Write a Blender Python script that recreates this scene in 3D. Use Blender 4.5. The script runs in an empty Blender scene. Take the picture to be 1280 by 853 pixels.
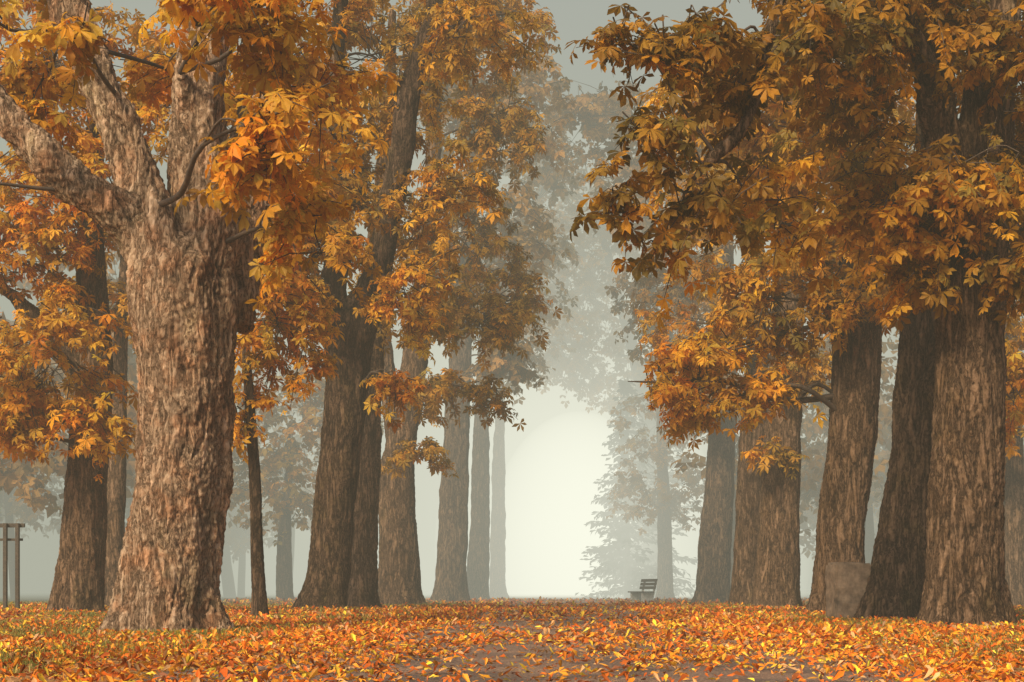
import bpy, bmesh, math, random
import numpy as np
from mathutils import Vector
rng = np.random.default_rng(7)
random.seed(7)
sc = bpy.context.scene

# ------------------------------------------------------------ helpers
def vnoise(P, seed=0):
    P = np.asarray(P, dtype=np.float64)
    I = np.floor(P).astype(np.int64); F = P - I
    U = F*F*(3-2*F)
    out = np.zeros(len(P))
    for dx in (0,1):
        for dy in (0,1):
            for dz in (0,1):
                h = (I[:,0]+dx)*374761393 + (I[:,1]+dy)*668265263 + (I[:,2]+dz)*2147483647 + seed*1274126177
                h = (h ^ (h >> 13)) * 1274126177
                h = h & 0xFFFFFFFF
                h = (h ^ (h >> 16)) & 0xFFFFFF
                v = h/float(0xFFFFFF)*2-1
                w = (U[:,0] if dx else 1-U[:,0])*(U[:,1] if dy else 1-U[:,1])*(U[:,2] if dz else 1-U[:,2])
                out += v*w
    return out

class Buf:
    def __init__(s): s.v=[]; s.t=[]; s.q=[]; s.c=[]; s.n=0
    def add(s, v, t=None, q=None, c=None):
        v=np.asarray(v,dtype=np.float64).reshape(-1,3)
        s.v.append(v)
        if t is not None and len(t): s.t.append(np.asarray(t,dtype=np.int64)+s.n)
        if q is not None and len(q): s.q.append(np.asarray(q,dtype=np.int64)+s.n)
        if c is not None: s.c.append(np.asarray(c).reshape(-1,3))
        s.n+=len(v)
    def obj(s, name, mat, parent=None, origin=(0,0,0), smooth=True):
        v=np.concatenate(s.v)-np.array(origin)
        t=np.concatenate(s.t) if s.t else np.zeros((0,3),int)
        q=np.concatenate(s.q) if s.q else np.zeros((0,4),int)
        me=bpy.data.meshes.new(name)
        me.vertices.add(len(v)); me.vertices.foreach_set("co",v.astype(np.float32).ravel())
        lp=np.concatenate([t.ravel(),q.ravel()]).astype(np.int32)
        me.loops.add(len(lp)); me.loops.foreach_set("vertex_index",lp)
        st=np.concatenate([np.arange(len(t))*3, len(t)*3+np.arange(len(q))*4]).astype(np.int32)
        me.polygons.add(len(st)); me.polygons.foreach_set("loop_start",st)
        me.polygons.foreach_set("use_smooth",np.full(len(st),smooth))
        me.update(calc_edges=True)
        if s.c:
            c=np.concatenate(s.c); c4=np.ones((len(c),4),dtype=np.float32); c4[:,:3]=c
            a=me.attributes.new("col",'FLOAT_COLOR','POINT'); a.data.foreach_set("color",c4.ravel())
        me.materials.append(mat)
        o=bpy.data.objects.new(name,me); sc.collection.objects.link(o)
        if parent is not None: o.parent=parent
        return o

def catmull(pts, sub):
    p=np.array(pts,dtype=float)
    if len(p)<2: return p
    e=np.vstack([2*p[0]-p[1],p,2*p[-1]-p[-2]])
    out=[]
    for i in range(1,len(e)-2):
        for k in range(sub):
            t=k/sub
            a,b,c,d=e[i-1],e[i],e[i+1],e[i+2]
            out.append(.5*((2*b)+(-a+c)*t+(2*a-5*b+4*c-d)*t*t+(-a+3*b-3*c+d)*t**3))
    out.append(p[-1]); return np.array(out)

def tube(buf, pts, sides=8, sub=4, cap=False, flare=0.0, ph=0.0, lobes=5):
    C=catmull(pts,sub); C[:,3]=np.maximum(C[:,3],.003)
    P=C[:,:3]; R=C[:,3]
    T=np.gradient(P,axis=0); T/=np.linalg.norm(T,axis=1)[:,None]+1e-9
    up=np.array([1.,0,0]) if abs(T[0][0])<.8 else np.array([0,1.,0])
    a=np.linspace(0,2*np.pi,sides,endpoint=False)
    V=[]
    u=np.cross(T[0],up); u/=np.linalg.norm(u)
    for i in range(len(P)):
        u=u-T[i]*np.dot(u,T[i]); u/=np.linalg.norm(u)+1e-9
        w=np.cross(T[i],u)
        r=np.full(sides,R[i])
        if flare>0:
            f=flare*math.exp(-max(P[i][2],0)/.33)
            r=r*(1+f*(.55+.45*np.cos(lobes*a+ph)+.3*np.cos(2*a+ph*2)))
        V.append(P[i]+np.outer(np.cos(a)*r,u)+np.outer(np.sin(a)*r,w))
    V=np.concatenate(V); n=len(P)
    i=np.arange(n-1)[:,None]*sides; j=np.arange(sides)[None,:]; j2=(j+1)%sides
    q=np.stack([i+j,i+j2,i+sides+j2,i+sides+j],-1).reshape(-1,4)
    t=[]
    if cap:
        V=np.vstack([V,P[0],P[-1]]); k=n*sides
        for s_ in range(sides):
            t.append((k,(s_+1)%sides,s_)); t.append((k+1,(n-1)*sides+s_,(n-1)*sides+(s_+1)%sides))
    buf.add(V,t if t else None,q)

def nodes(mat):
    mat.use_nodes=True; nt=mat.node_tree; nt.nodes.clear(); return nt
def N(nt,ty,**kw):
    n=nt.nodes.new(ty)
    for k,v in kw.items():
        if k in n.inputs: n.inputs[k].default_value=v
        else: setattr(n,k,v)
    return n
def ramp(nt,stops,fac):
    r=nt.nodes.new('ShaderNodeValToRGB'); e=r.color_ramp.elements
    while len(e)<len(stops): e.new(.5)
    for el,(p,c) in zip(e,stops):
        el.position=p; el.color=(*c,1) if len(c)==3 else c
    nt.links.new(fac,r.inputs[0]); return r

# ------------------------------------------------------------ materials
def leaf_mat(name, trans=.4, rough=.5):
    m=bpy.data.materials.new(name); nt=nodes(m); L=nt.links.new
    at=N(nt,'ShaderNodeAttribute',attribute_name='col')
    p=N(nt,'ShaderNodeBsdfPrincipled'); p.inputs['Roughness'].default_value=rough
    p.inputs['Specular IOR Level'].default_value=.2
    tr=N(nt,'ShaderNodeBsdfTranslucent'); mx=N(nt,'ShaderNodeMixShader'); mx.inputs[0].default_value=trans
    o=N(nt,'ShaderNodeOutputMaterial')
    L(at.outputs['Color'],p.inputs['Base Color']); L(at.outputs['Color'],tr.inputs['Color'])
    L(p.outputs[0],mx.inputs[1]); L(tr.outputs[0],mx.inputs[2]); L(mx.outputs[0],o.inputs['Surface'])
    return m

def bark_mat(name, dark, mid, light, patch, bump=1.0):
    m=bpy.data.materials.new(name); nt=nodes(m); L=nt.links.new
    tc=N(nt,'ShaderNodeTexCoord')
    def noise(scale,base,detail,rough,dist=0.):
        mp=N(nt,'ShaderNodeMapping'); mp.inputs['Scale'].default_value=scale; L(tc.outputs['Object'],mp.inputs['Vector'])
        n=N(nt,'ShaderNodeTexNoise'); n.inputs['Scale'].default_value=base; n.inputs['Detail'].default_value=detail; n.inputs['Roughness'].default_value=rough; n.inputs['Distortion'].default_value=dist
        L(mp.outputs[0],n.inputs['Vector']); return n
    a=noise((5,5,.9),1.6,9,.72,.6)      # long ridges breaking into scales
    c=noise((1,1,.6),30,5,.65)          # fine scales
    ab=N(nt,'ShaderNodeMath',operation='SUBTRACT'); L(a.outputs['Fac'],ab.inputs[0]); ab.inputs[1].default_value=.5
    ab2=N(nt,'ShaderNodeMath',operation='ABSOLUTE'); L(ab.outputs[0],ab2.inputs[0])
    r1=ramp(nt,[(0,(0,0,0)),(.05,(.55,.55,.55)),(.14,(1,1,1))],ab2.outputs[0])
    m1=N(nt,'ShaderNodeMath',operation='MULTIPLY'); L(r1.outputs[0],m1.inputs[0]); m1.inputs[1].default_value=.5
    hh=N(nt,'ShaderNodeMath',operation='MULTIPLY_ADD'); L(c.outputs['Fac'],hh.inputs[0]); hh.inputs[1].default_value=.7; L(m1.outputs[0],hh.inputs[2])
    col=ramp(nt,[(.3,dark),(.6,mid),(.95,light)],hh.outputs[0])
    big=N(nt,'ShaderNodeTexNoise'); big.inputs['Scale'].default_value=2.2; big.inputs['Detail'].default_value=6; big.inputs['Roughness'].default_value=.7
    L(tc.outputs['Object'],big.inputs['Vector'])
    pr=ramp(nt,[(.48,(0,0,0)),(.64,(1,1,1))],big.outputs['Fac'])
    mx=N(nt,'ShaderNodeMix',data_type='RGBA',blend_type='MULTIPLY')
    pf=N(nt,'ShaderNodeMath',operation='MULTIPLY'); L(pr.outputs[0],pf.inputs[0]); pf.inputs[1].default_value=.8
    L(pf.outputs[0],mx.inputs[0]); L(col.outputs[0],mx.inputs[6]); mx.inputs[7].default_value=(*patch,1)
    mo=noise((1,1,.5),1.3,7,.7); mr_=ramp(nt,[(.55,(0,0,0)),(.72,(.55,.55,.55))],mo.outputs['Fac'])
    mz=N(nt,'ShaderNodeMix',data_type='RGBA',blend_type='MULTIPLY'); L(mr_.outputs[0],mz.inputs[0]); L(mx.outputs[2],mz.inputs[6]); mz.inputs[7].default_value=(.78,.95,.6,1)
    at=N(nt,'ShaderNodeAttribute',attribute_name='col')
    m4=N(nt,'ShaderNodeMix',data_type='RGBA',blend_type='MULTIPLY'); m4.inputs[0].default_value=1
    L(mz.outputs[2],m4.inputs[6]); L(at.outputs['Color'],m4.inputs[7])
    p=N(nt,'ShaderNodeBsdfPrincipled'); p.inputs['Roughness'].default_value=.9; p.inputs['Specular IOR Level'].default_value=.15
    L(m4.outputs[2],p.inputs['Base Color'])
    b=N(nt,'ShaderNodeBump'); b.inputs['Strength'].default_value=bump; b.inputs['Distance'].default_value=.05
    L(hh.outputs[0],b.inputs['Height']); L(b.outputs[0],p.inputs['Normal'])
    o=N(nt,'ShaderNodeOutputMaterial'); L(p.outputs[0],o.inputs['Surface'])
    return m

M_leaf=leaf_mat('autumn_leaf',.48); M_litter=leaf_mat('fallen_leaf',.12,.5); M_grass=leaf_mat('grass_blade',.3,.6)
M_needle=leaf_mat('spruce_needle',.1,.7)
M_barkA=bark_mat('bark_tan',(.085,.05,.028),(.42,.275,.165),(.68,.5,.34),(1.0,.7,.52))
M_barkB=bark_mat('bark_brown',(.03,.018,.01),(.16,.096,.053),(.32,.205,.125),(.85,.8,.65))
M_barkShade=bark_mat('bark_shaded',(.02,.012,.007),(.1,.06,.035),(.2,.125,.075),(.8,.85,.65))  # darker copy of the brown bark: trunk shade put into the colour
def simple(name,col,col2,scale=8,bump=.4,rough=.8):
    m=bpy.data.materials.new(name); nt=nodes(m); L=nt.links.new
    tc=N(nt,'ShaderNodeTexCoord'); n=N(nt,'ShaderNodeTexNoise'); n.inputs['Scale'].default_value=scale; n.inputs['Detail'].default_value=8; n.inputs['Roughness'].default_value=.7
    L(tc.outputs['Object'],n.inputs['Vector']); r=ramp(nt,[(.3,col),(.7,col2)],n.outputs['Fac'])
    p=N(nt,'ShaderNodeBsdfPrincipled'); p.inputs['Roughness'].default_value=rough
    L(r.outputs[0],p.inputs['Base Color']); b=N(nt,'ShaderNodeBump'); b.inputs['Strength'].default_value=bump; b.inputs['Distance'].default_value=.02
    L(n.outputs['Fac'],b.inputs['Height']); L(b.outputs[0],p.inputs['Normal'])
    o=N(nt,'ShaderNodeOutputMaterial'); L(p.outputs[0],o.inputs['Surface']); return m
M_twig=simple('twig_bark',(.03,.02,.013),(.1,.065,.04),10)
M_stone=simple('weathered_stone',(.05,.036,.024),(.27,.19,.12),6,1.0)
M_wood=simple('bench_wood',(.03,.022,.016),(.08,.06,.04),12)
M_conc=simple('bench_concrete',(.4,.39,.36),(.65,.63,.59),12)

# ------------------------------------------------------------ leaves
def leaflet(L,w,fold,droop,lod):
    if lod==0:
        xs=[(0,0),(.4,0),(.72,0),(1,0),(.4,.55),(.72,1),(.4,-.55),(.72,-1)]
        tr=[(0,1,4),(0,6,1),(1,2,5),(1,5,4),(1,6,7),(1,7,2),(2,3,5),(2,7,3)]
    else:
        xs=[(0,0),(.65,0),(1,0),(.62,1),(.62,-1)]
        tr=[(0,1,3),(0,4,1),(1,2,3),(1,4,2)]
    v=[]
    for x,y in xs: v.append((x*L,y*w*L,abs(y)*fold*L-droop*L*x*x))
    return np.array(v),np.array(tr)
def palmate(lod,seed):
    r=random.Random(seed); V=[];T=[];n=0
    angs=[-115,-68,-24,24,68,115] if lod==0 else ([-100,-50,0,50,100] if lod==1 else [-75,0,75])
    for a in angs:
        a2=math.radians(a+r.uniform(-9,9)); Ln=(.62+.38*math.cos(a2*.6))*r.uniform(.82,1.08)
        v,t=leaflet(Ln,r.uniform(.17,.23) if lod<2 else .33,r.uniform(-.02,.12),r.uniform(.15,.55),0 if lod==0 else 1)
        c,s=math.cos(a2),math.sin(a2)
        v=np.stack([v[:,0]*c-v[:,1]*s,v[:,0]*s+v[:,1]*c,v[:,2]],1)
        V.append(v);T.append(t+n);n+=len(v)
    return np.concatenate(V),np.concatenate(T)
TPL={l:[palmate(l,10*l+k) for k in range(4)] for l in (0,1,2)}
TPL['lit']=[leaflet(1,.22,f,d,0) for f,d in ((.1,.3),(.2,-.3),(-.08,.5),(.15,-.6))]
TPL['lo']=[leaflet(1,.24,f,d,1) for f,d in ((.1,.3),(.2,-.3))]
def frames(f,roll):
    f=f/np.linalg.norm(f,axis=1)[:,None]
    s=np.cross(np.array([0,0,1.]),f); s/=np.linalg.norm(s,axis=1)[:,None]+1e-9
    n=np.cross(f,s)
    c,si=np.cos(roll)[:,None],np.sin(roll)[:,None]
    return f,s*c+n*si,n*c-s*si
def put(buf,pos,f,roll,size,col,tpls):
    F,S,Nn=frames(f,roll); k=rng.integers(0,len(tpls),len(pos))
    for i,(v,t) in enumerate(tpls):
        m=k==i
        if not m.any(): continue
        X=pos[m][:,None,:]+size[m][:,None,None]*(v[None,:,0:1]*F[m][:,None,:]+v[None,:,1:2]*S[m][:,None,:]+v[None,:,2:3]*Nn[m][:,None,:])
        nl=m.sum(); tt=(t[None]+np.arange(nl)[:,None,None]*len(v)).reshape(-1,3)
        buf.add(X.reshape(-1,3),tt,None,np.repeat(col[m],len(v),axis=0))

PAL={'gold':[(.84,.42,.02),(.82,.34,.014),(.87,.55,.05),(.74,.25,.01),(.58,.35,.04)],
     'ochre':[(.62,.33,.035),(.68,.40,.05),(.5,.26,.03),(.36,.25,.045),(.68,.28,.018)],
     'olive':[(.40,.21,.022),(.27,.18,.028),(.54,.27,.02),(.62,.26,.014),(.17,.115,.02)],
     'amber':[(.72,.36,.022),(.54,.28,.028),(.8,.42,.028),(.34,.23,.036),(.68,.27,.013)],
     'rust':[(.55,.29,.075),(.46,.24,.06),(.6,.34,.09),(.34,.23,.07)]}
def crown(buf,twig,blobs,pal,lod,size,K=10,thr=-.15,Ls=.7,skel=None,br=None,seed=0):
    pals=np.array(PAL[pal])
    for bi,b in enumerate(blobs):
        cx,cy,cz,rx,ry,rz,n=b[:7]
        n=int(n); bp=np.array(PAL[b[7]]) if len(b)>7 else pals
        d=rng.normal(size=(n*3,3)); d/=np.linalg.norm(d,axis=1)[:,None]
        r=rng.random(n*3)**.45
        c=np.array([cx,cy,cz]); R=np.array([rx,ry,rz])
        o=c+d*r[:,None]*R
        nz=vnoise(o*(1.1/max(.6,min(1.6,rx))),seed+3)
        keep=np.where(nz>thr)[0][:n]
        o=o[keep]; d=d[keep]; M=len(o)
        if M==0: continue
        dr=d*np.array([1,1,.35])+rng.normal(size=(M,3))*.45; dr[:,2]-=.12
        dr/=np.linalg.norm(dr,axis=1)[:,None]
        L=Ls*rng.uniform(.6,1.3,M); o=o-dr*L[:,None]*.5
        t=np.linspace(.12,1,K)
        P=o[:,None,:]+dr[:,None,:]*(L[:,None]*t)[:,:,None]
        P[:,:,2]-=(.35*L)[:,None]*t**2
        az=np.arctan2(dr[:,1],dr[:,0])[:,None]+(np.where(np.arange(K)%2,1,-1)*rng.uniform(.3,1.5,(M,K)))
        az[:,-1]=np.arctan2(dr[:,1],dr[:,0])
        ph=np.radians(rng.uniform(5,78,(M,K)))
        f=np.stack([np.cos(az)*np.cos(ph),np.sin(az)*np.cos(ph),-np.sin(ph)],-1).reshape(-1,3)
        sz=size*rng.uniform(.5,1.2,M*K)
        pos=P.reshape(-1,3)+f*sz[:,None]*.35+rng.normal(size=(M*K,3))*.05*size/.2
        base=bp[rng.integers(0,len(bp),M)]*rng.uniform(.6,1.2,M)[:,None]
        base=base*(.82+.4*vnoise(o*.9,seed+11))[:,None]
        col=np.repeat(base,K,axis=0)*.6+.4*bp[rng.integers(0,len(bp),M*K)]
        col=col*rng.uniform(.6,1.25,M*K)[:,None]
        put(buf,pos,f,rng.normal(0,.4,M*K),sz,np.clip(col,0.005,.88),TPL[lod])
        if twig is not None:
            a=np.array([0,2.1,4.2]); tt=np.array([0,.5,1.])
            Q=o[:,None,:]+dr[:,None,:]*(L[:,None]*tt)[:,:,None]; Q[:,:,2]-=(.35*L)[:,None]*tt**2
            rr=np.array([.011,.008,.004])*(1+.6*lod)
            side=np.cross(dr,[0,0,1.]); side/=np.linalg.norm(side,axis=1)[:,None]+1e-6
            up=np.cross(side,dr)
            V=Q[:,:,None,:]+rr[None,:,None,None]*(np.cos(a)[None,None,:,None]*side[:,None,None,:]+np.sin(a)[None,None,:,None]*up[:,None,None,:])
            q=[]
            for s_ in range(2):
                for k in range(3):
                    q.append((s_*3+k,s_*3+(k+1)%3,s_*3+3+(k+1)%3,s_*3+3+k))
            q=(np.array(q)[None]+np.arange(M)[:,None,None]*9).reshape(-1,4)
            twig.add(V.reshape(-1,3),None,q)
        if skel is not None and br is not None:
            w=skel[:,:3]-c; dd=np.linalg.norm(w,axis=1)+np.maximum(w[:,2],0)*1.2
            s=skel[np.argmin(dd)]; ln=np.linalg.norm(s[:3]-c)
            r0=min(s[3]*.5,(.012+.011*ln) if lod==0 else (.018+.013*ln))
            p1=s[:3]+(c-s[:3])*.33+rng.normal(size=3)*.06*ln+[0,0,.05*ln]
            mid=s[:3]+(c-s[:3])*.66+rng.normal(size=3)*.06*ln+[0,0,.04*ln]
            tube(br,[(*s[:3],r0),(*p1,r0*.8),(*mid,r0*.6),(*c,r0*.4),(*(c+(c-s[:3])*.15-np.array([0,0,.08*rz])),r0*.12)],6,4)
            for j in rng.choice(M,min(M,max(4,int(M*.25))),replace=False):
                st=mid if rng.random()<.35 else c
                m2=(st+o[j])/2+rng.normal(size=3)*.1*np.linalg.norm(st-o[j]); m2[2]+=.05
                tube(br,[(*st,r0*.4),(*m2,r0*.28),(*o[j],.008)],5,3)

# ------------------------------------------------------------ trees
def trunk_obj(limbs,base,voxel,mat,parent,flare,amp,flute,lobes,seed):
    b=Buf()
    for i,l in enumerate(limbs):
        tube(b,l,28,6,cap=True,flare=flare if i==0 else 0,ph=seed*1.7,lobes=lobes)
    o=b.obj('tmp',mat,origin=base)
    md=o.modifiers.new('r','REMESH'); md.mode='VOXEL'; md.voxel_size=voxel; md.adaptivity=0
    s=o.modifiers.new('s','SMOOTH'); s.iterations=6; s.factor=.5
    dg=bpy.context.evaluated_depsgraph_get()
    me=bpy.data.meshes.new_from_object(o.evaluated_get(dg))
    bpy.data.objects.remove(o,do_unlink=True)
    n=len(me.vertices); v=np.zeros(n*3); me.vertices.foreach_get('co',v); v=v.reshape(-1,3)
    nr=np.zeros(n*3); me.vertex_normals.foreach_get('vector',nr); nr=nr.reshape(-1,3)
    wob=np.stack([vnoise(v*np.array([2,2,1.2]),seed+5),vnoise(v*np.array([2,2,1.2]),seed+6),np.zeros(n)],1)*.13
    w=v+wob
    fl=vnoise(w*np.array([2.2,2.2,.22]),seed+1)+.6*vnoise(w*np.array([5,5,.5]),seed+2)
    g=vnoise(w*np.array([9,9,.9]),seed+3)+.35*vnoise(w*np.array([20,20,5]),seed+4)
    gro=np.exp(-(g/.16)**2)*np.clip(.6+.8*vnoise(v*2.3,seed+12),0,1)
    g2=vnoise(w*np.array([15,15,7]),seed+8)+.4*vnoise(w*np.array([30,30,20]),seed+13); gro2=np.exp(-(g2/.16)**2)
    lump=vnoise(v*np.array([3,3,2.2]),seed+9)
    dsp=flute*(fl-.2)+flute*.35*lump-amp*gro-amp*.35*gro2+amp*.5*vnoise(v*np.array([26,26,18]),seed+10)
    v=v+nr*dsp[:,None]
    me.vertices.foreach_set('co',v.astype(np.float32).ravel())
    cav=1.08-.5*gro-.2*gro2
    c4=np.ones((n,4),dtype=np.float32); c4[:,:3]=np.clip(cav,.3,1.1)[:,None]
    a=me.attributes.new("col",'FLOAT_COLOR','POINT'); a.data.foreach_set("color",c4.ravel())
    me.polygons.foreach_set("use_smooth",np.ones(len(me.polygons),dtype=bool))
    me.materials.clear(); me.materials.append(mat); me.update()
    ob=bpy.data.objects.new('trunk',me); sc.collection.objects.link(ob); ob.parent=parent
    return ob

def tree(limbs,blobs,pal,lod,size,K=10,voxel=.05,mat=None,flare=.3,amp=.02,flute=.04,seed=1,lobes=5,name='horse_chestnut_tree',Ls=.7,thr=-.15):
    base=np.array([limbs[0][0][0],limbs[0][0][1],0.])
    e=bpy.data.objects.new(name,None); e.location=base; e.empty_display_size=.5; sc.collection.objects.link(e)
    l0=[(limbs[0][0][0],limbs[0][0][1],-.35,limbs[0][0][3])]+list(limbs[0])
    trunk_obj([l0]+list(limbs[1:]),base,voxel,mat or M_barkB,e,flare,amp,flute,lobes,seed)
    sk=np.concatenate([catmull(l,6) for l in limbs]); sk=sk[sk[:,2]>1.8]
    fo=Buf(); tw=Buf()
    crown(fo,tw,blobs,pal,lod,size,K,thr,Ls,sk,tw,seed)
    tw.obj('branches',M_twig,e,base)
    fo.obj('foliage',M_leaf,e,base,smooth=False)
    return e

B=lambda x,y,pts:[(px,y+dy,z,r) for (px,dy,z,r) in pts]
# --- left big tree
y=17.8
L1=[B(0,y,[(-4.35,0,0,.72),(-4.3,0,.88,.64),(-4.15,0,1.88,.60),(-4.08,0,2.88,.62),(-4.08,0,3.88,.70),(-4.1,0,4.5,.70),(-4.05,0,5.0,.4)]),
    B(0,y,[(-3.95,0,4.0,.45),(-3.8,0,4.9,.46),(-3.88,0,5.88,.38),(-3.9,0,6.88,.35),(-3.78,.1,7.9,.32),(-3.6,.3,9.5,.25),(-3.3,.5,11.5,.12)]),
    B(0,y,[(-4.25,0,4.2,.42),(-4.65,0,5.0,.36),(-5.3,-.1,5.46,.27),(-5.9,-.2,5.95,.235),(-6.4,-.3,6.55,.21),(-7.2,-.4,7.6,.16),(-8.2,-.5,8.6,.08)]),
    B(0,y,[(-4.35,.3,4.5,.38),(-4.78,.3,5.58,.27),(-5.1,.35,6.48,.25),(-5.45,.4,7.28,.23),(-5.65,.4,7.9,.21),(-6.2,.5,9.6,.12)]),
    B(0,y,[(-4.2,-.3,4.6,.32),(-4.45,-.38,5.5,.2),(-4.7,-.42,6.28,.18),(-5.1,-.4,7.08,.165),(-5.4,-.4,7.9,.15),(-5.9,-.5,9.2,.08)]),
    B(0,y,[(-3.7,.35,3.9,.4),(-3.45,.4,5.2,.3),(-3.25,.5,6.68,.25),(-3.0,.6,7.9,.2),(-2.5,.8,9.8,.1)]),
    B(0,y,[(-3.95,-.25,6.5,.16),(-4.02,-.42,6.72,.13),(-4.03,-.5,6.8,.10)])]
tree(L1,[(-2.55,15,5.5,.4,.5,.8,26),(-2.75,15.5,6.9,.7,.8,.6,30),(-3.35,15,6.85,.4,.4,.22,7),(-4.7,15.6,6.7,.45,.4,.2,5),
 (-5.9,15.6,7.0,.4,.6,.35,6),(-2.35,16.2,4.75,.35,.5,.5,14),(-3.2,16.6,5.3,.18,.2,.2,3),(-4,18.5,10.8,4,3,1.6,110,'ochre'),(-7,18.5,9,1.5,1.5,1.2,40,'ochre'),
 (-2.7,19.2,7.2,.9,.9,1.0,30),(-6.7,16.8,5.3,.35,.5,.7,8),(-6.6,19.5,7.3,1.3,.8,.8,34),(-4.7,20.5,7.8,1.0,.8,.6,24)],
 'gold',0,.2,K=9,voxel=.022,mat=M_barkA,flare=.22,amp=.04,flute=.1,seed=3,lobes=6)
# --- far-left tree
y=30
tree([B(0,y,[(-9.16,0,0,.5),(-9.05,0,1.3,.45),(-8.97,0,2.8,.42),(-8.8,0,5.4,.38),(-8.9,0,8,.28),(-8.7,0,12,.12)]),
      B(0,y,[(-8.85,0,4.6,.25),(-9.8,-.3,6,.2),(-11,-.5,7.2,.12)])],
 [(-9.4,28.5,5.4,1.6,1.2,1.9,100),(-10.4,29,7.6,1.8,1.5,1.6,100),(-8.9,29,8.6,1.8,1.4,1.3,90),(-10.5,28.5,3.6,.9,.9,.6,26),(-8.4,28.5,4,.8,.8,.6,24),(-9.8,30,11.6,3,2.5,2.2,170),(-7,30,10.8,2.0,2,2,100)],
 'gold',1,.22,K=10,voxel=.05,amp=.03,flute=.06,seed=5)
# --- young thin tree
y=26
tree([B(0,y,[(-4.6,0,0,.14),(-4.66,0,1.2,.125),(-4.7,0,2.5,.12),(-4.8,0,4,.1),(-4.85,0,5.4,.08),(-4.7,0,8,.04)])],
 [(-4.3,26,5.4,.9,1.0,1.5,64),(-3.7,26.5,6.6,1.0,1.1,1.1,60),(-4.2,26.5,9,1.4,1.4,1.6,70),(-4.9,26,3.9,.4,.4,.5,12)],
 'gold',1,.21,voxel=.03,amp=.012,flute=.01,flare=.4,seed=6,mat=M_barkShade)
# --- L2
y=32.9
tree([B(0,y,[(-4.39,0,0,.56),(-4.19,0,1.2,.5),(-4.04,0,3.06,.5),(-3.85,0,4.9,.52),(-3.7,0,6.2,.5),(-3.15,0,7.87,.36),(-2.69,0,9.9,.3),(-2.41,0,11.76,.29),(-2.04,0,13.1,.26),(-1.76,0,14.2,.24),(-1.4,0,17,.1)]),
      B(0,y,[(-3.8,.1,5.5,.4),(-4.17,.1,7.13,.32),(-3.98,.1,9,.25),(-4.17,.1,11.4,.22),(-3.98,.1,14.2,.2),(-3.9,.1,17,.08)])],
 [(-4.9,32.8,8.8,1.5,1.2,2.0,70),(-3.6,34,10.4,1.7,1.0,2.0,80),(-3.3,31.3,8.9,.9,.6,.5,12),(-4.1,31.5,7.1,.6,.5,.35,10),(-2.3,31.8,6.9,.8,.9,1.2,40,'gold'),(-2.6,31,5.1,.55,.6,.4,14,'gold'),(-1.6,32.8,9.5,1.2,1.3,1.8,60),
  (-3.1,33.9,13.1,2.4,1.4,1.5,90),(-3.3,33,16,3.5,3,2,100),(-.9,31.5,13.2,1.4,1.4,1.1,44)],
 'amber',1,.22,seed=7,amp=.03,flute=.07,voxel=.045,mat=M_barkShade)
y=38
tree([B(0,y,[(-4.06,0,0,.48),(-3.98,0,1.5,.42),(-3.95,0,3.45,.4),(-3.8,0,6.65,.36),(-3.4,0,12,.25),(-3.2,0,16,.1)])],
 [(-3,38,9,1.5,1.5,2,60),(-3.6,38,14,2,2,3,70)],'ochre',1,.24,seed=8,amp=.03,flute=.06,voxel=.05)
# --- L3
y=45
tree([B(0,y,[(-3.49,0,0,.72),(-3.55,0,1.5,.64),(-3.65,0,4.0,.6),(-3.42,0,5.5,.5),(-3.04,0,7.8,.42),(-2.78,0,10.3,.35),(-2.5,0,14.1,.28),(-2.4,0,18,.2),(-2.3,0,21,.08)]),
      B(0,y,[(-3.6,0,4.8,.35),(-4,0,7.5,.28),(-4.2,0,11,.15)])],
 [(-1.3,44,11.6,1.8,2,2.4,100),(-.4,44,14.9,1.6,2,1.8,80),(-1,43,8.8,1.6,1.6,1.1,64),(-2.2,43,6.6,1.1,1.1,.7,32),(.1,44,9.6,.9,1.3,1.6,42),(-2.8,43,4.6,.8,.8,.6,20),(-2,44,18,3,2.5,2.2,90),(-.6,43,6.6,.8,.9,.6,18),(-.2,44,18,1.5,1.6,1.4,50)],
 'ochre',1,.26,seed=9,amp=.03,flute=.08,voxel=.06)
for (yy,xb,r,xt,bl,sd) in [(58,-2.55,.72,-1.8,[(-.5,57,10,1.3,1.3,1.3,40),(-1.3,58,15,2.8,3,4,120),(-.3,58,20.5,2.6,3,2.6,90),(-2.5,58,21,3,3,3,50)],21),
                           (75,-1.81,.62,-1.4,[(.4,75,17.5,2.8,3,4.5,130),(.2,75,12,1.6,2,2,30),(1.2,75,24,2.6,3,3,80)],22),
                           (92,-.95,.6,-.7,[(1.6,92,20,3,3,6,130),(2.2,92,27,3,3,3,70)],23)]:
    tree([[(xb,yy,0,r),(xb+.15*(xt-xb),yy,3,r*.85),(xb+.45*(xt-xb),yy,8,r*.72),(xt,yy,14,r*.5),(xt+.3,yy,22,r*.2)]],bl,'rust',2,.38,K=9,seed=sd,amp=.02,flute=.09,voxel=.1,Ls=1.0)
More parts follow.
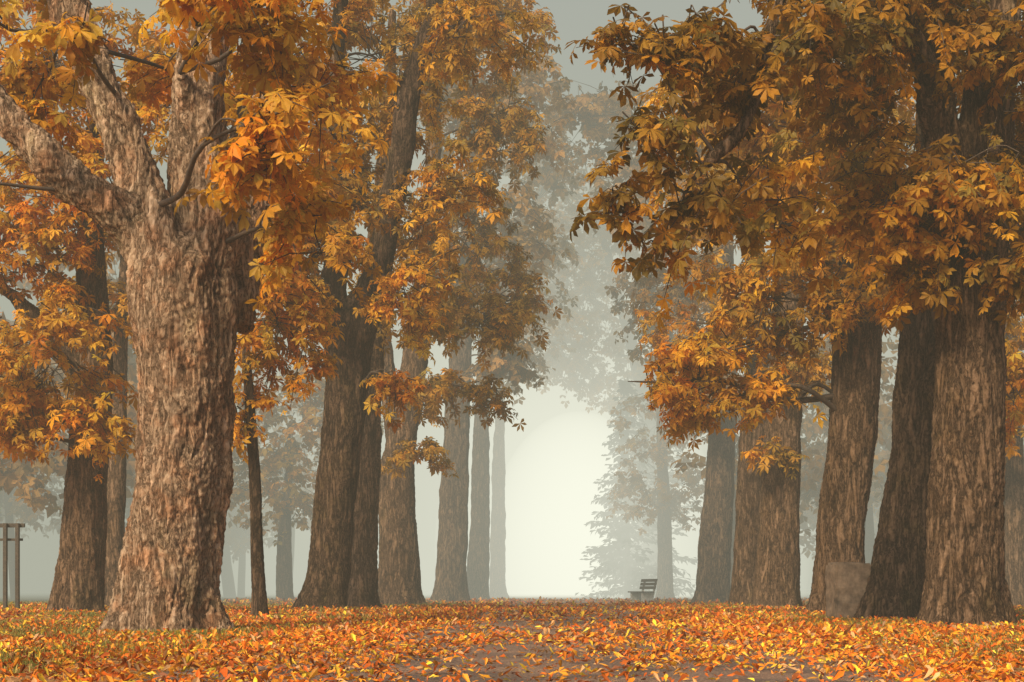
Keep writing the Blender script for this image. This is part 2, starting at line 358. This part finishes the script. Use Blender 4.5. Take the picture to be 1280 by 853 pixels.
# --- R1 with long limb over the avenue
y=20
tree([B(0,y,[(6.38,0,0,.56),(6.38,0,.8,.53),(6.43,0,2.05,.5),(6.49,0,3.74,.48),(6.5,0,5.1,.5),(6.6,0,6.4,.42),(6.72,0,7.7,.38),(6.8,0,8.9,.33),(6.9,0,11.5,.15)]),
      B(0,y,[(6.4,0,4.8,.38),(6.1,-.1,6.1,.26),(5.95,-.2,7.7,.2),(5.5,-.2,10,.1)]),
      B(0,y,[(6.05,-.1,6.4,.2),(5.3,-1,8.1,.15),(4.2,-2.2,8.4,.12),(3.2,-3.3,7.5,.085),(2.72,-3.6,5.95,.065),(2.25,-3.8,5.4,.05),(1.95,-3.9,5.0,.03)])],
 [(6.3,20,6.9,1.7,1.4,1.7,150),(5.9,18.7,6.1,.9,.5,.6,26,'amber'),(6.7,18.8,7.7,1.0,.5,.8,34),(4.95,19,8.1,1.8,1.4,1.1,90),(6.9,19,4.9,.55,.5,.4,20),(5.2,19.3,5.8,.8,.8,.8,36,'amber'),(5.5,19.3,4.8,.5,.6,.4,15,'amber'),
  (6,20.5,10.7,3.5,2.5,1.6,150),(3.5,18,9.6,2.2,1.6,.8,70),
  (1.25,16,6.7,.6,.6,.45,14),(2.1,16,6.9,.7,.8,.45,14),(1.6,16,5.8,.55,.6,.5,12),(1.2,16,5.0,.35,.5,.4,9),(2.3,16,4.95,.6,.6,.4,12),(1.7,16.4,4.4,.4,.5,.3,7,'amber'),
  (2.9,16.5,6.6,.9,.9,.7,22),(3.7,17.5,7.4,1.1,1,.8,34),(3.3,17.5,5.3,.7,.8,.7,18,'amber')],
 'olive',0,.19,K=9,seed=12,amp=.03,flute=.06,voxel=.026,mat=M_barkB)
# --- R2
y=23
tree([B(0,y,[(6.12,0,0,.58),(6.34,0,1.25,.5),(6.53,0,2.54,.45),(6.7,0,4.2,.42),(6.79,0,5.5,.4),(6.86,0,8.1,.33),(6.8,0,12,.12)])],
 [(5.6,23,7.4,1.3,1.2,1.4,70,'amber'),(7.8,22.5,6.5,1.2,1.2,1.3,50),(7.2,23.5,10.5,3,2,1.6,80)],'olive',1,.22,seed=13,amp=.03,flute=.07,voxel=.03,mat=M_barkShade)
# --- R3
y=28
tree([B(0,y,[(6.46,0,0,.54),(6.47,0,.9,.5),(6.5,0,1.9,.48),(6.65,0,3.3,.5),(6.74,0,5.0,.5),(6.85,0,7.4,.4),(6.85,0,10.5,.33),(6.8,0,15,.1)]),
      B(0,y,[(6.7,0,5.2,.3),(5.8,-.2,7,.2),(4.8,-.3,8.6,.12)])],
 [(6.45,27.2,6.1,.8,.7,.5,26),(5.7,27.3,8.2,1.4,1.3,1.6,90),(5,27.3,6.1,1.1,1.1,1.0,60),(3.6,27.3,5.2,.9,.9,.6,34,'gold'),(2.8,27.3,4.5,.6,.6,.3,15,'gold'),(3.7,27.3,4.1,.8,.8,.35,24,'gold'),(4.8,27.3,4.3,.6,.7,.5,18,'gold'),
  (6.9,28.5,9.9,2,1.6,1.6,90),(4.5,28,10.4,1.7,1.5,1.6,76),(7.6,27.5,6.8,.9,.9,.8,36),(3.6,28,8.4,.9,.9,.9,30)],
 'amber',1,.22,seed=14,amp=.03,flute=.06,voxel=.036)
# --- R4
y=40
tree([B(0,y,[(7.43,0,0,.64),(7.5,0,1.8,.57),(7.55,0,3.6,.55),(7.7,0,7,.5),(7.77,0,10.8,.4),(7.77,0,14.9,.28),(7.7,0,19,.1)])],
 [(6.5,39,10.4,2.0,1.8,2.1,100),(8.2,39,6.6,1.0,1.2,.6,30),(7.2,39,4.4,.6,.6,.3,10,'amber'),(6.5,40,14.5,2.5,2.4,2,90),(9.5,40,9.8,1.7,1.8,1.8,70),(10,40,14,2.5,2,2.5,70)],'ochre',1,.25,seed=15,amp=.03,flute=.07,voxel=.05)
y=43
tree([B(0,y,[(7.07,0,0,.5),(7.1,0,1.8,.44),(7.2,0,3.8,.42),(7.4,0,7.5,.35),(7.3,0,13,.2),(7.3,0,16,.08)])],
 [(5.4,43,8.6,1.6,1.5,1.8,56,'gold'),(7,43,14,2.4,2,3,60)],'ochre',1,.26,seed=16,amp=.03,flute=.06,voxel=.06)
y=52
tree([B(0,y,[(7.3,0,0,.66),(7.4,0,2,.6),(7.6,0,4.5,.55),(7.75,0,8.9,.45),(7.8,0,14,.3),(7.8,0,20,.1)])],
 [(6.8,51,7.7,1.7,1.5,1.2,50),(6.2,51,11.8,2.0,2,2.4,80),(6.6,52,17.2,2.4,2,3,80)],'rust',1,.3,seed=17,amp=.03,flute=.07,voxel=.08)
# hazy trees further down on the right
tree([[(8.6,80,0,.5),(8.6,80,4,.42),(8.4,80,9,.3),(8.2,80,13,.1)]],[(8.3,80,6.4,3,3,2.2,90),(8.4,80,10,2.6,2.6,2.5,60)],'rust',2,.35,K=9,seed=31,voxel=.12,Ls=1)
tree([[(9.8,98,0,.7),(9.7,98,6,.6),(9,98,14,.5),(7,98,22,.35),(5,98,30,.1)]],[(5.0,98,22,3.8,4,6.5,260),(3.9,98,16.5,2,2,2,60),(7.5,98,15,2.6,3,3,70),(8,98,27,4,4,4,100)],'rust',2,.42,K=9,seed=32,voxel=.14,Ls=1.1)
tree([[(10,66,0,.6),(10,66,5,.5),(9.6,66,12,.38),(9,66,20,.1)]],[(7.4,66,13.5,2.8,2.5,3.6,110),(6.6,66,20,3.6,3,3,130),(3.6,66,22.5,2.6,2.4,2.4,90),(10.5,66,9,2,2,2,40)],'rust',2,.36,K=9,seed=33,voxel=.1,Ls=1)
# side trees
tree([[(-11.8,42,0,.34),(-11.7,42,4,.3),(-11.5,42,9,.2),(-11.4,42,12,.08)]],[(-11.5,42,9,2.6,2,2.6,90),(-13.5,42,7,2,2,1.8,50)],'amber',1,.28,seed=34,voxel=.07)
tree([[(-10.4,65,0,.42),(-10.4,65,2.5,.36),(-10.2,65,6,.2),(-10.2,65,8,.08)]],[(-10.4,65,5.6,2.8,2.5,2.2,100),(-9,65,9,3,2.6,2,80)],'ochre',2,.34,K=9,seed=35,voxel=.1,Ls=.9)
tree([[(15.9,45,0,.36),(15.9,45,4,.32),(15.7,45,9,.2),(15.7,45,12,.08)]],[(15,44,9,2.8,2.4,3,110),(14.5,43.5,5.6,1.2,1.2,.8,30,'gold')],'amber',1,.28,seed=36,voxel=.07)
tree([[(12.6,32,0,.4),(12.5,32,4,.35),(12.3,32,8,.22),(12.3,32,12,.08)]],[(11.6,31.5,8.5,2,2,2.4,110),(10.9,31,5.0,.7,.7,.9,24,'gold')],'amber',1,.24,seed=37,voxel=.06)

# ------------------------------------------------------------ distant trees (mass)
dt=bpy.data.objects.new('distant_trees',None); sc.collection.objects.link(dt)
fo=Buf(); tk=Buf()
for i in range(50):
    side=-1 if i%2 else 1
    yy=rng.uniform(52,115); xx=side*(rng.uniform(13,42)*yy/80)+(.035*yy)
    if side<0 and yy<80 and xx>-14: xx-=6
    h=rng.uniform(12,22); r=rng.uniform(.25,.5)
    tube(tk,[(xx,yy,-.2,r),(xx+rng.normal()*.3,yy,h*.4,r*.8),(xx+rng.normal()*.8,yy,h*.9,.08)],9,4)
    lo=rng.uniform(.25,.4)*h
    crown(fo,None,[(xx,yy,lo+h*.28,h*.22,h*.22,h*.3,60),(xx+rng.normal()*2,yy,lo+h*.1,h*.17,h*.17,h*.13,26)],'rust',2,.55,K=7,thr=-.3,Ls=1.3,seed=100+i)
tk.obj('trunks',M_twig,dt); fo.obj('foliage',M_leaf,dt,smooth=False)

# ------------------------------------------------------------ spruces
def spruce(x,y,h,R,seed):
    e=bpy.data.objects.new('spruce_tree',None); e.location=(x,y,0); sc.collection.objects.link(e)
    tk=Buf(); tube(tk,[(0,0,-.2,.22),(0,0,h*.5,.13),(0,0,h,.02)],8,4)
    fo=Buf(); z=.8
    while z<h-.2:
        nb=8; L0=R*(1-z/h)**.8+.15
        for k in range(nb):
            a=rng.uniform(0,6.28); L=L0*rng.uniform(.5,1.2); dv=np.array([math.cos(a),math.sin(a),0])
            n=max(6,int(L*9)); t=np.linspace(.1,1,n)
            P=dv*(L*t)[:,None]+np.array([0,0,z]); P[:,2]+= -.3*L*t+.12*L*t**3+rng.normal(size=n)*.1
            az=a+np.where(np.arange(n)%2,1,-1)*rng.uniform(.3,1.1,n)
            f=np.stack([np.cos(az),np.sin(az),-rng.uniform(.2,.8,n)],1)
            c=np.array([.03,.05,.035])*rng.uniform(.6,1.5,n)[:,None]
            put(fo,P,f,rng.normal(0,.4,n),rng.uniform(.35,.6,n),c,TPL['lo'])
            tube(tk,[(0,0,z,.03),(*P[n//2],.02),(*P[-1],.006)],4,2)
        z+=rng.uniform(.3,.55)
    tk.obj('trunk',M_twig,e); fo.obj('needles',M_needle,e,smooth=False)
spruce(7.3,90,14,3.0,1); spruce(9.6,96,17,3.6,2)

# ------------------------------------------------------------ ground
def hgt(x,y):
    x=np.asarray(x,float); y=np.asarray(y,float); z=np.zeros_like(x)
    P=np.stack([x*.22,y*.22,z],-1).reshape(-1,3); Q=np.stack([x*1.1,y*1.1,z+5],-1).reshape(-1,3)
    h=(.04*vnoise(P,1)+.012*vnoise(Q,2)).reshape(x.shape)
    pc=.035*y; d=np.abs(x-pc)
    return h*np.clip(1.6-y/60,.15,1)*np.clip((d+.6)/3.0,.35,1)
def axis(a,b,n,pw):
    t=np.linspace(-1,1,n); return np.sign(t)*np.abs(t)**pw*(b-a)/2+(a+b)/2
xs=axis(-400,400,321,3.0); ys=np.concatenate([np.linspace(-60,3,12),np.linspace(3.2,45,260),45+np.geomspace(.3,700,70)])
X,Y=np.meshgrid(xs,ys); Z=hgt(X,Y)
nx,ny=len(xs),len(ys)
i=np.arange(ny-1)[:,None]*nx; j=np.arange(nx-1)[None]
q=np.stack([i+j,i+j+1,i+nx+j+1,i+nx+j],-1).reshape(-1,4)
gm=bpy.data.materials.new('leaf_strewn_soil'); nt=nodes(gm); L=nt.links.new
tc=N(nt,'ShaderNodeTexCoord')
vo=N(nt,'ShaderNodeTexVoronoi'); vo.inputs['Scale'].default_value=22; L(tc.outputs['Object'],vo.inputs['Vector'])
hs=N(nt,'ShaderNodeSeparateColor'); L(vo.outputs['Color'],hs.inputs[0])
lc=ramp(nt,[(0,(.12,.04,.012)),(.3,(.38,.12,.02)),(.6,(.52,.18,.03)),(.85,(.4,.2,.07)),(1,(.65,.35,.05))],hs.outputs[0])
gn=N(nt,'ShaderNodeTexNoise'); gn.inputs['Scale'].default_value=60; gn.inputs['Detail'].default_value=4; L(tc.outputs['Object'],gn.inputs['Vector'])
gc=ramp(nt,[(.3,(.05,.045,.012)),(.7,(.24,.21,.05))],gn.outputs['Fac'])
pn=N(nt,'ShaderNodeTexNoise'); pn.inputs['Scale'].default_value=.35; pn.inputs['Detail'].default_value=6; pn.inputs['Roughness'].default_value=.7; L(tc.outputs['Object'],pn.inputs['Vector'])
sp=N(nt,'ShaderNodeSeparateXYZ'); L(tc.outputs['Object'],sp.inputs[0])
mr=N(nt,'ShaderNodeMapRange'); mr.inputs[1].default_value=25; mr.inputs[2].default_value=60; mr.inputs[3].default_value=0; mr.inputs[4].default_value=.2; L(sp.outputs[1],mr.inputs[0])
av=N(nt,'ShaderNodeMath',operation='ADD'); L(pn.outputs['Fac'],av.inputs[0]); L(mr.outputs[0],av.inputs[1])
pr=ramp(nt,[(.48,(0,0,0)),(.62,(1,1,1))],av.outputs[0])
mx=N(nt,'ShaderNodeMix',data_type='RGBA'); L(pr.outputs[0],mx.inputs[0]); L(lc.outputs[0],mx.inputs[6]); L(gc.outputs[0],mx.inputs[7])
p=N(nt,'ShaderNodeBsdfPrincipled'); p.inputs['Roughness'].default_value=.85; L(mx.outputs[2],p.inputs['Base Color'])
b=N(nt,'ShaderNodeBump'); b.inputs['Strength'].default_value=.8; b.inputs['Distance'].default_value=.03; L(vo.outputs['Distance'],b.inputs['Height']); L(b.outputs[0],p.inputs['Normal'])
o=N(nt,'ShaderNodeOutputMaterial'); L(p.outputs[0],o.inputs['Surface'])
g=Buf(); g.add(np.stack([X,Y,Z],-1).reshape(-1,3),None,q); g.obj('ground',gm)
# path sheet
ys2=np.concatenate([np.linspace(-20,45,240),45+np.geomspace(.3,300,40)]); us=np.linspace(-1,1,33)
U,Y2=np.meshgrid(us,ys2)
edge=2.5+.25*vnoise(np.stack([Y2.ravel()*.5,U.ravel()*0+np.sign(U.ravel()),U.ravel()*0],1),4).reshape(U.shape)
X2=.035*Y2+U*edge; Z2=hgt(X2,Y2)+.012-.02*np.abs(U)**8
i=np.arange(len(ys2)-1)[:,None]*33; j=np.arange(32)[None]
q=np.stack([i+j,i+j+1,i+34+j,i+33+j],-1).reshape(-1,4)
pm=bpy.data.materials.new('path_gravel'); nt=nodes(pm); L=nt.links.new
tc=N(nt,'ShaderNodeTexCoord'); n1=N(nt,'ShaderNodeTexNoise'); n1.inputs['Scale'].default_value=55; n1.inputs['Detail'].default_value=6; n1.inputs['Roughness'].default_value=.75; L(tc.outputs['Object'],n1.inputs['Vector'])
c1=ramp(nt,[(.38,(.07,.045,.032)),(.5,(.24,.15,.105)),(.6,(.5,.34,.22))],n1.outputs['Fac'])
n2=N(nt,'ShaderNodeTexNoise'); n2.inputs['Scale'].default_value=1.1; n2.inputs['Detail'].default_value=5; L(tc.outputs['Object'],n2.inputs['Vector'])
c2=ramp(nt,[(.4,(.6,.6,.6)),(.6,(1.2,1.1,1.0))],n2.outputs['Fac'])
mx=N(nt,'ShaderNodeMix',data_type='RGBA',blend_type='MULTIPLY'); mx.inputs[0].default_value=1; L(c1.outputs[0],mx.inputs[6]); L(c2.outputs[0],mx.inputs[7])
p=N(nt,'ShaderNodeBsdfPrincipled'); p.inputs['Roughness'].default_value=.8; L(mx.outputs[2],p.inputs['Base Color'])
b=N(nt,'ShaderNodeBump'); b.inputs['Strength'].default_value=.9; b.inputs['Distance'].default_value=.03; L(n1.outputs['Fac'],b.inputs['Height']); L(b.outputs[0],p.inputs['Normal'])
o=N(nt,'ShaderNodeOutputMaterial'); L(p.outputs[0],o.inputs['Surface'])
g=Buf(); g.add(np.stack([X2,Y2,Z2],-1).reshape(-1,3),None,q); g.obj('path',pm)

# fallen leaves
LC=np.array([(.84,.26,.016),(.8,.18,.012),(.85,.36,.03),(.52,.12,.015),(.62,.34,.14),(.9,.6,.05),(.32,.09,.02),(.82,.31,.025),(.68,.14,.015)])
fl=Buf()
def scatter(x0,x1,y0,y1,n,s0,s1):
    x=rng.uniform(x0,x1,n); yy=rng.uniform(y0,y1,n)
    pd=np.abs(x-.035*yy)
    nz=vnoise(np.stack([x*.8,yy*.5,x*0],1),9)+.5*vnoise(np.stack([x*2.4,yy*1.8,x*0],1),10)
    pr=np.where(pd<1.7,np.where(yy<13,.58,.36)+.5*nz,np.where(pd<3.6,.98+.3*nz,.75+.6*nz))
    pr=np.where(pd>7.5,.5+.5*nz,pr)
    k=rng.random(n)<pr; x=x[k]; yy=yy[k]; n=len(x)
    az=rng.uniform(0,6.283,n); tl=rng.normal(0,.25,n)
    f=np.stack([np.cos(az)*np.cos(tl),np.sin(az)*np.cos(tl),np.sin(tl)],1)
    pos=np.stack([x,yy,hgt(x,yy)+.015+rng.random(n)*.02],1)
    cm=vnoise(np.stack([x*.5,yy*.35,x*0],1),12)
    c=LC[rng.integers(0,len(LC),n)]*rng.uniform(.5,1.15,n)[:,None]*(1+.3*cm)[:,None]
    sz=rng.uniform(s0,s1,n)
    pl=rng.random(n)<.08
    put(fl,pos[~pl],f[~pl],rng.normal(0,.5,(~pl).sum()),sz[~pl],np.clip(c[~pl],0,.88),TPL['lit'])
    put(fl,pos[pl]+[0,0,.015],f[pl],rng.normal(0,.2,pl.sum()),sz[pl]*1.1,np.clip(c[pl]*1.1,0,.88),TPL[1])
scatter(-5,5,4,13,27000,.025,.08); scatter(-8,9,13,24,38000,.04,.11); scatter(-14,14,24,42,36000,.07,.15); scatter(-16,18,42,70,14000,.13,.22)
fl.obj('fallen_leaves',M_litter,smooth=False)

# grass
gr=Buf()
def grass(x0,x1,y0,y1,n,h0,h1,wd=.005,th=-.05):
    x=rng.uniform(x0,x1,n); yy=rng.uniform(y0,y1,n)
    nz=vnoise(np.stack([x*.6,yy*.45,x*0],1),20)+.6*vnoise(np.stack([x*3,yy*3,x*0],1),21)
    pd=np.abs(x-.035*yy); k=(nz>th)&(pd>2.8+.8*nz); x=x[k];yy=yy[k];n=len(x)
    a=rng.uniform(0,6.283,n); h=rng.uniform(h0,h1,n); ln=rng.uniform(.1,.7,n)*h
    z=hgt(x,yy); d=np.stack([np.cos(a),np.sin(a),a*0],1); s=np.stack([-np.sin(a),np.cos(a),a*0],1)
    b0=np.stack([x,yy,z],1); up=np.array([0,0,1.])
    w=wd*rng.uniform(.6,1.4,n)
    V=np.stack([b0-s*w[:,None],b0+s*w[:,None],b0+d*(ln*.35)[:,None]+up*(h*.6)[:,None]+s*(w*.7)[:,None],b0+d*(ln*.35)[:,None]+up*(h*.6)[:,None]-s*(w*.7)[:,None],b0+d*ln[:,None]+up*h[:,None]],1)
    q=np.array([[0,1,2,3]])[None]+np.arange(n)[:,None,None]*5; t=np.array([[3,2,4]])[None]+np.arange(n)[:,None,None]*5
    GC=np.array([(.18,.17,.03),(.28,.24,.045),(.13,.14,.025),(.4,.31,.08)])
    c=GC[rng.integers(0,4,n)]*rng.uniform(.7,1.3,n)[:,None]
    gr.add(V.reshape(-1,3),t.reshape(-1,3),q.reshape(-1,4),np.repeat(c,5,axis=0))
grass(-6,-1.8,6,16,30000,.03,.075); grass(3,8,9,20,22000,.03,.075); grass(-9,-1,16,30,50000,.04,.09,.007); grass(3,12,18,34,54000,.04,.09,.007); grass(-20,22,30,60,60000,.06,.13,.012)
gr.obj('grass',M_grass)

# ------------------------------------------------------------ small objects
def box(buf,c,s,tilt=0):
    c=np.array(c); hx,hy,hz=np.array(s)/2; bv=min(hx,hy,hz)*.18
    bm=bmesh.new()
    for sx in(-1,1):
        for sy in(-1,1):
            for sz in(-1,1):
                for p_ in ((sx*(hx-bv),sy*(hy-bv),sz*hz),(sx*(hx-bv),sy*hy,sz*(hz-bv)),(sx*hx,sy*(hy-bv),sz*(hz-bv))): bm.verts.new(p_)
    bmesh.ops.convex_hull(bm,input=bm.verts); bmesh.ops.triangulate(bm,faces=bm.faces[:])
    bm.verts.index_update()
    V=np.array([vv.co[:] for vv in bm.verts]); T=[[x.index for x in f.verts] for f in bm.faces]
    bm.free()
    ct,st=math.cos(tilt),math.sin(tilt); V=np.stack([V[:,0]*ct+V[:,2]*st,V[:,1],-V[:,0]*st+V[:,2]*ct],1)
    buf.add(V+c,T)
bm=bmesh.new(); bmesh.ops.create_cube(bm,size=1)
for v_ in bm.verts: v_.co=Vector((v_.co.x*.62,v_.co.y*.5,v_.co.z*1.05))
bmesh.ops.bevel(bm,geom=bm.edges[:],offset=.035,segments=2,affect='EDGES')
bmesh.ops.subdivide_edges(bm,edges=bm.edges[:],cuts=7,use_grid_fill=True)
co=np.array([v_.co[:] for v_ in bm.verts]); dn=.02*vnoise(co*9,3)+.02*vnoise(co*3,4)
for v_,d_ in zip(bm.verts,dn): v_.co+=v_.co.normalized()*float(d_)
me=bpy.data.meshes.new('stone_block'); bm.to_mesh(me); bm.free(); me.materials.append(M_stone)
so=bpy.data.objects.new('stone_block',me); so.location=(5.45,23.0,.42); so.rotation_euler=(0,0,.12); sc.collection.objects.link(so)
be=bpy.data.objects.new('park_bench',None); be.location=(5.0,55,0); be.rotation_euler=(0,0,math.radians(14)); sc.collection.objects.link(be)
for k_,yy in enumerate((-.65,.65)):
    b_=Buf(); box(b_,(0.02,yy,.2),(.46,.1,.42)); box(b_,(.3,yy,.55),(.07,.08,.72),.22); b_.obj('leg_%d'%(k_+1),M_conc,be,smooth=False)
b_=Buf()
for xx in(-.2,-.08,.04,.16): box(b_,(xx,0,.435),(.1,1.8,.045))
b_.obj('seat',M_wood,be,smooth=False)
b_=Buf()
for z_,xx in((.6,.26),(.74,.29),(.88,.32)): box(b_,(xx,0,z_),(.035,1.8,.11),.22)
b_.obj('backrest',M_wood,be,smooth=False)
pf=bpy.data.objects.new('wooden_post_frame',None); pf.location=(-12.35,35,0); sc.collection.objects.link(pf)
for nm,c_,s_ in (('post_1',(-.9,0,1.05),(.1,.1,2.2)),('post_2',(-.12,0,1.05),(.09,.1,2.2)),('post_3',(.18,0,1.05),(.09,.1,2.2)),('crossbar',(-.35,.105,2.1),(1.35,.07,.1)),('lower_rail',(-.35,.105,1.75),(1.25,.05,.06))):
    b_=Buf(); box(b_,c_,s_); b_.obj(nm,M_wood,pf,smooth=False)

# ------------------------------------------------------------ fog (real volumes: absorption + emission standing in for scattered light)
def fog(name,sigma,Lc,k=1.0):
    m=bpy.data.materials.new(name); nt=nodes(m)
    a=N(nt,'ShaderNodeVolumeAbsorption'); a.inputs['Color'].default_value=(0,0,0,1); a.inputs['Density'].default_value=sigma
    e=N(nt,'ShaderNodeEmission'); e.inputs['Color'].default_value=(*Lc,1); e.inputs['Strength'].default_value=sigma*k
    s=N(nt,'ShaderNodeAddShader'); o=N(nt,'ShaderNodeOutputMaterial')
    nt.links.new(a.outputs[0],s.inputs[0]); nt.links.new(e.outputs[0],s.inputs[1]); nt.links.new(s.outputs[0],o.inputs['Volume'])
    return m
def fogbox(name,x0,x1,y0,y1,z0,z1,m):
    b_=Buf(); v=[(a,b,d) for a in(x0,x1) for b in(y0,y1) for d in(z0,z1)]
    b_.add(v,None,[(0,1,3,2),(4,6,7,5),(0,4,5,1),(2,3,7,6),(0,2,6,4),(1,5,7,3)]); return b_.obj(name,m,smooth=False)
fogbox('fog',-600,600,-60,41.99,-3,26,fog('thin_fog',.003,(.52,.46,.32)))
fogbox('avenue_glow',-600,600,42.01,650,-3,60,fog('thick_fog',.018,(.42,.44,.36)))
for k_,(rx,ry,rz,sg,st_) in enumerate([(32,64,36,.004,2.0),(19,62,24,.004,2.2),(11.5,60,16,.005,2.5),(7,57,11,.006,3.0)]):  # added emissive ellipsoids: glow at the avenue's end put into the fog
    bpy.ops.mesh.primitive_uv_sphere_add(segments=64,ring_count=32,location=(4.75,132,4)); gl=bpy.context.object
    gl.name='avenue_glow'; gl.scale=(rx,ry,rz); gl.data.materials.append(fog('glow_fog',sg,(1,1,.86),st_))

# ------------------------------------------------------------ light
w=bpy.data.worlds.new('World'); sc.world=w; w.use_nodes=True; nt=w.node_tree
bg=nt.nodes.get('Background') or nt.nodes.new('ShaderNodeBackground')
sky=nt.nodes.new('ShaderNodeTexSky'); sky.sky_type='NISHITA'; sky.sun_disc=False
el=math.radians(36); az=math.radians(212)
sky.sun_elevation=el; sky.sun_rotation=az; sky.dust_density=4; sky.air_density=.8
nt.links.new(sky.outputs[0],bg.inputs['Color']); bg.inputs['Strength'].default_value=.15
sl=bpy.data.lights.new('sun','SUN'); sl.energy=4.6; sl.angle=math.radians(10); sl.color=(1,.83,.57)
so=bpy.data.objects.new('sun',sl); sc.collection.objects.link(so)
sd=Vector((math.sin(az)*math.cos(el),math.cos(az)*math.cos(el),math.sin(el)))
so.rotation_euler=(-sd).to_track_quat('-Z','Y').to_euler(); so.location=(-20,-30,40)

cam=bpy.data.cameras.new('camera'); co=bpy.data.objects.new('camera',cam); sc.collection.objects.link(co)
co.location=(0,0,.5); co.rotation_euler=(math.radians(90),0,0); cam.lens=50; cam.sensor_width=36; cam.shift_y=.2434
cam.clip_start=.1; cam.clip_end=2000; sc.camera=co
sc.view_settings.view_transform='Standard'; sc.view_settings.look='None'; sc.view_settings.exposure=0
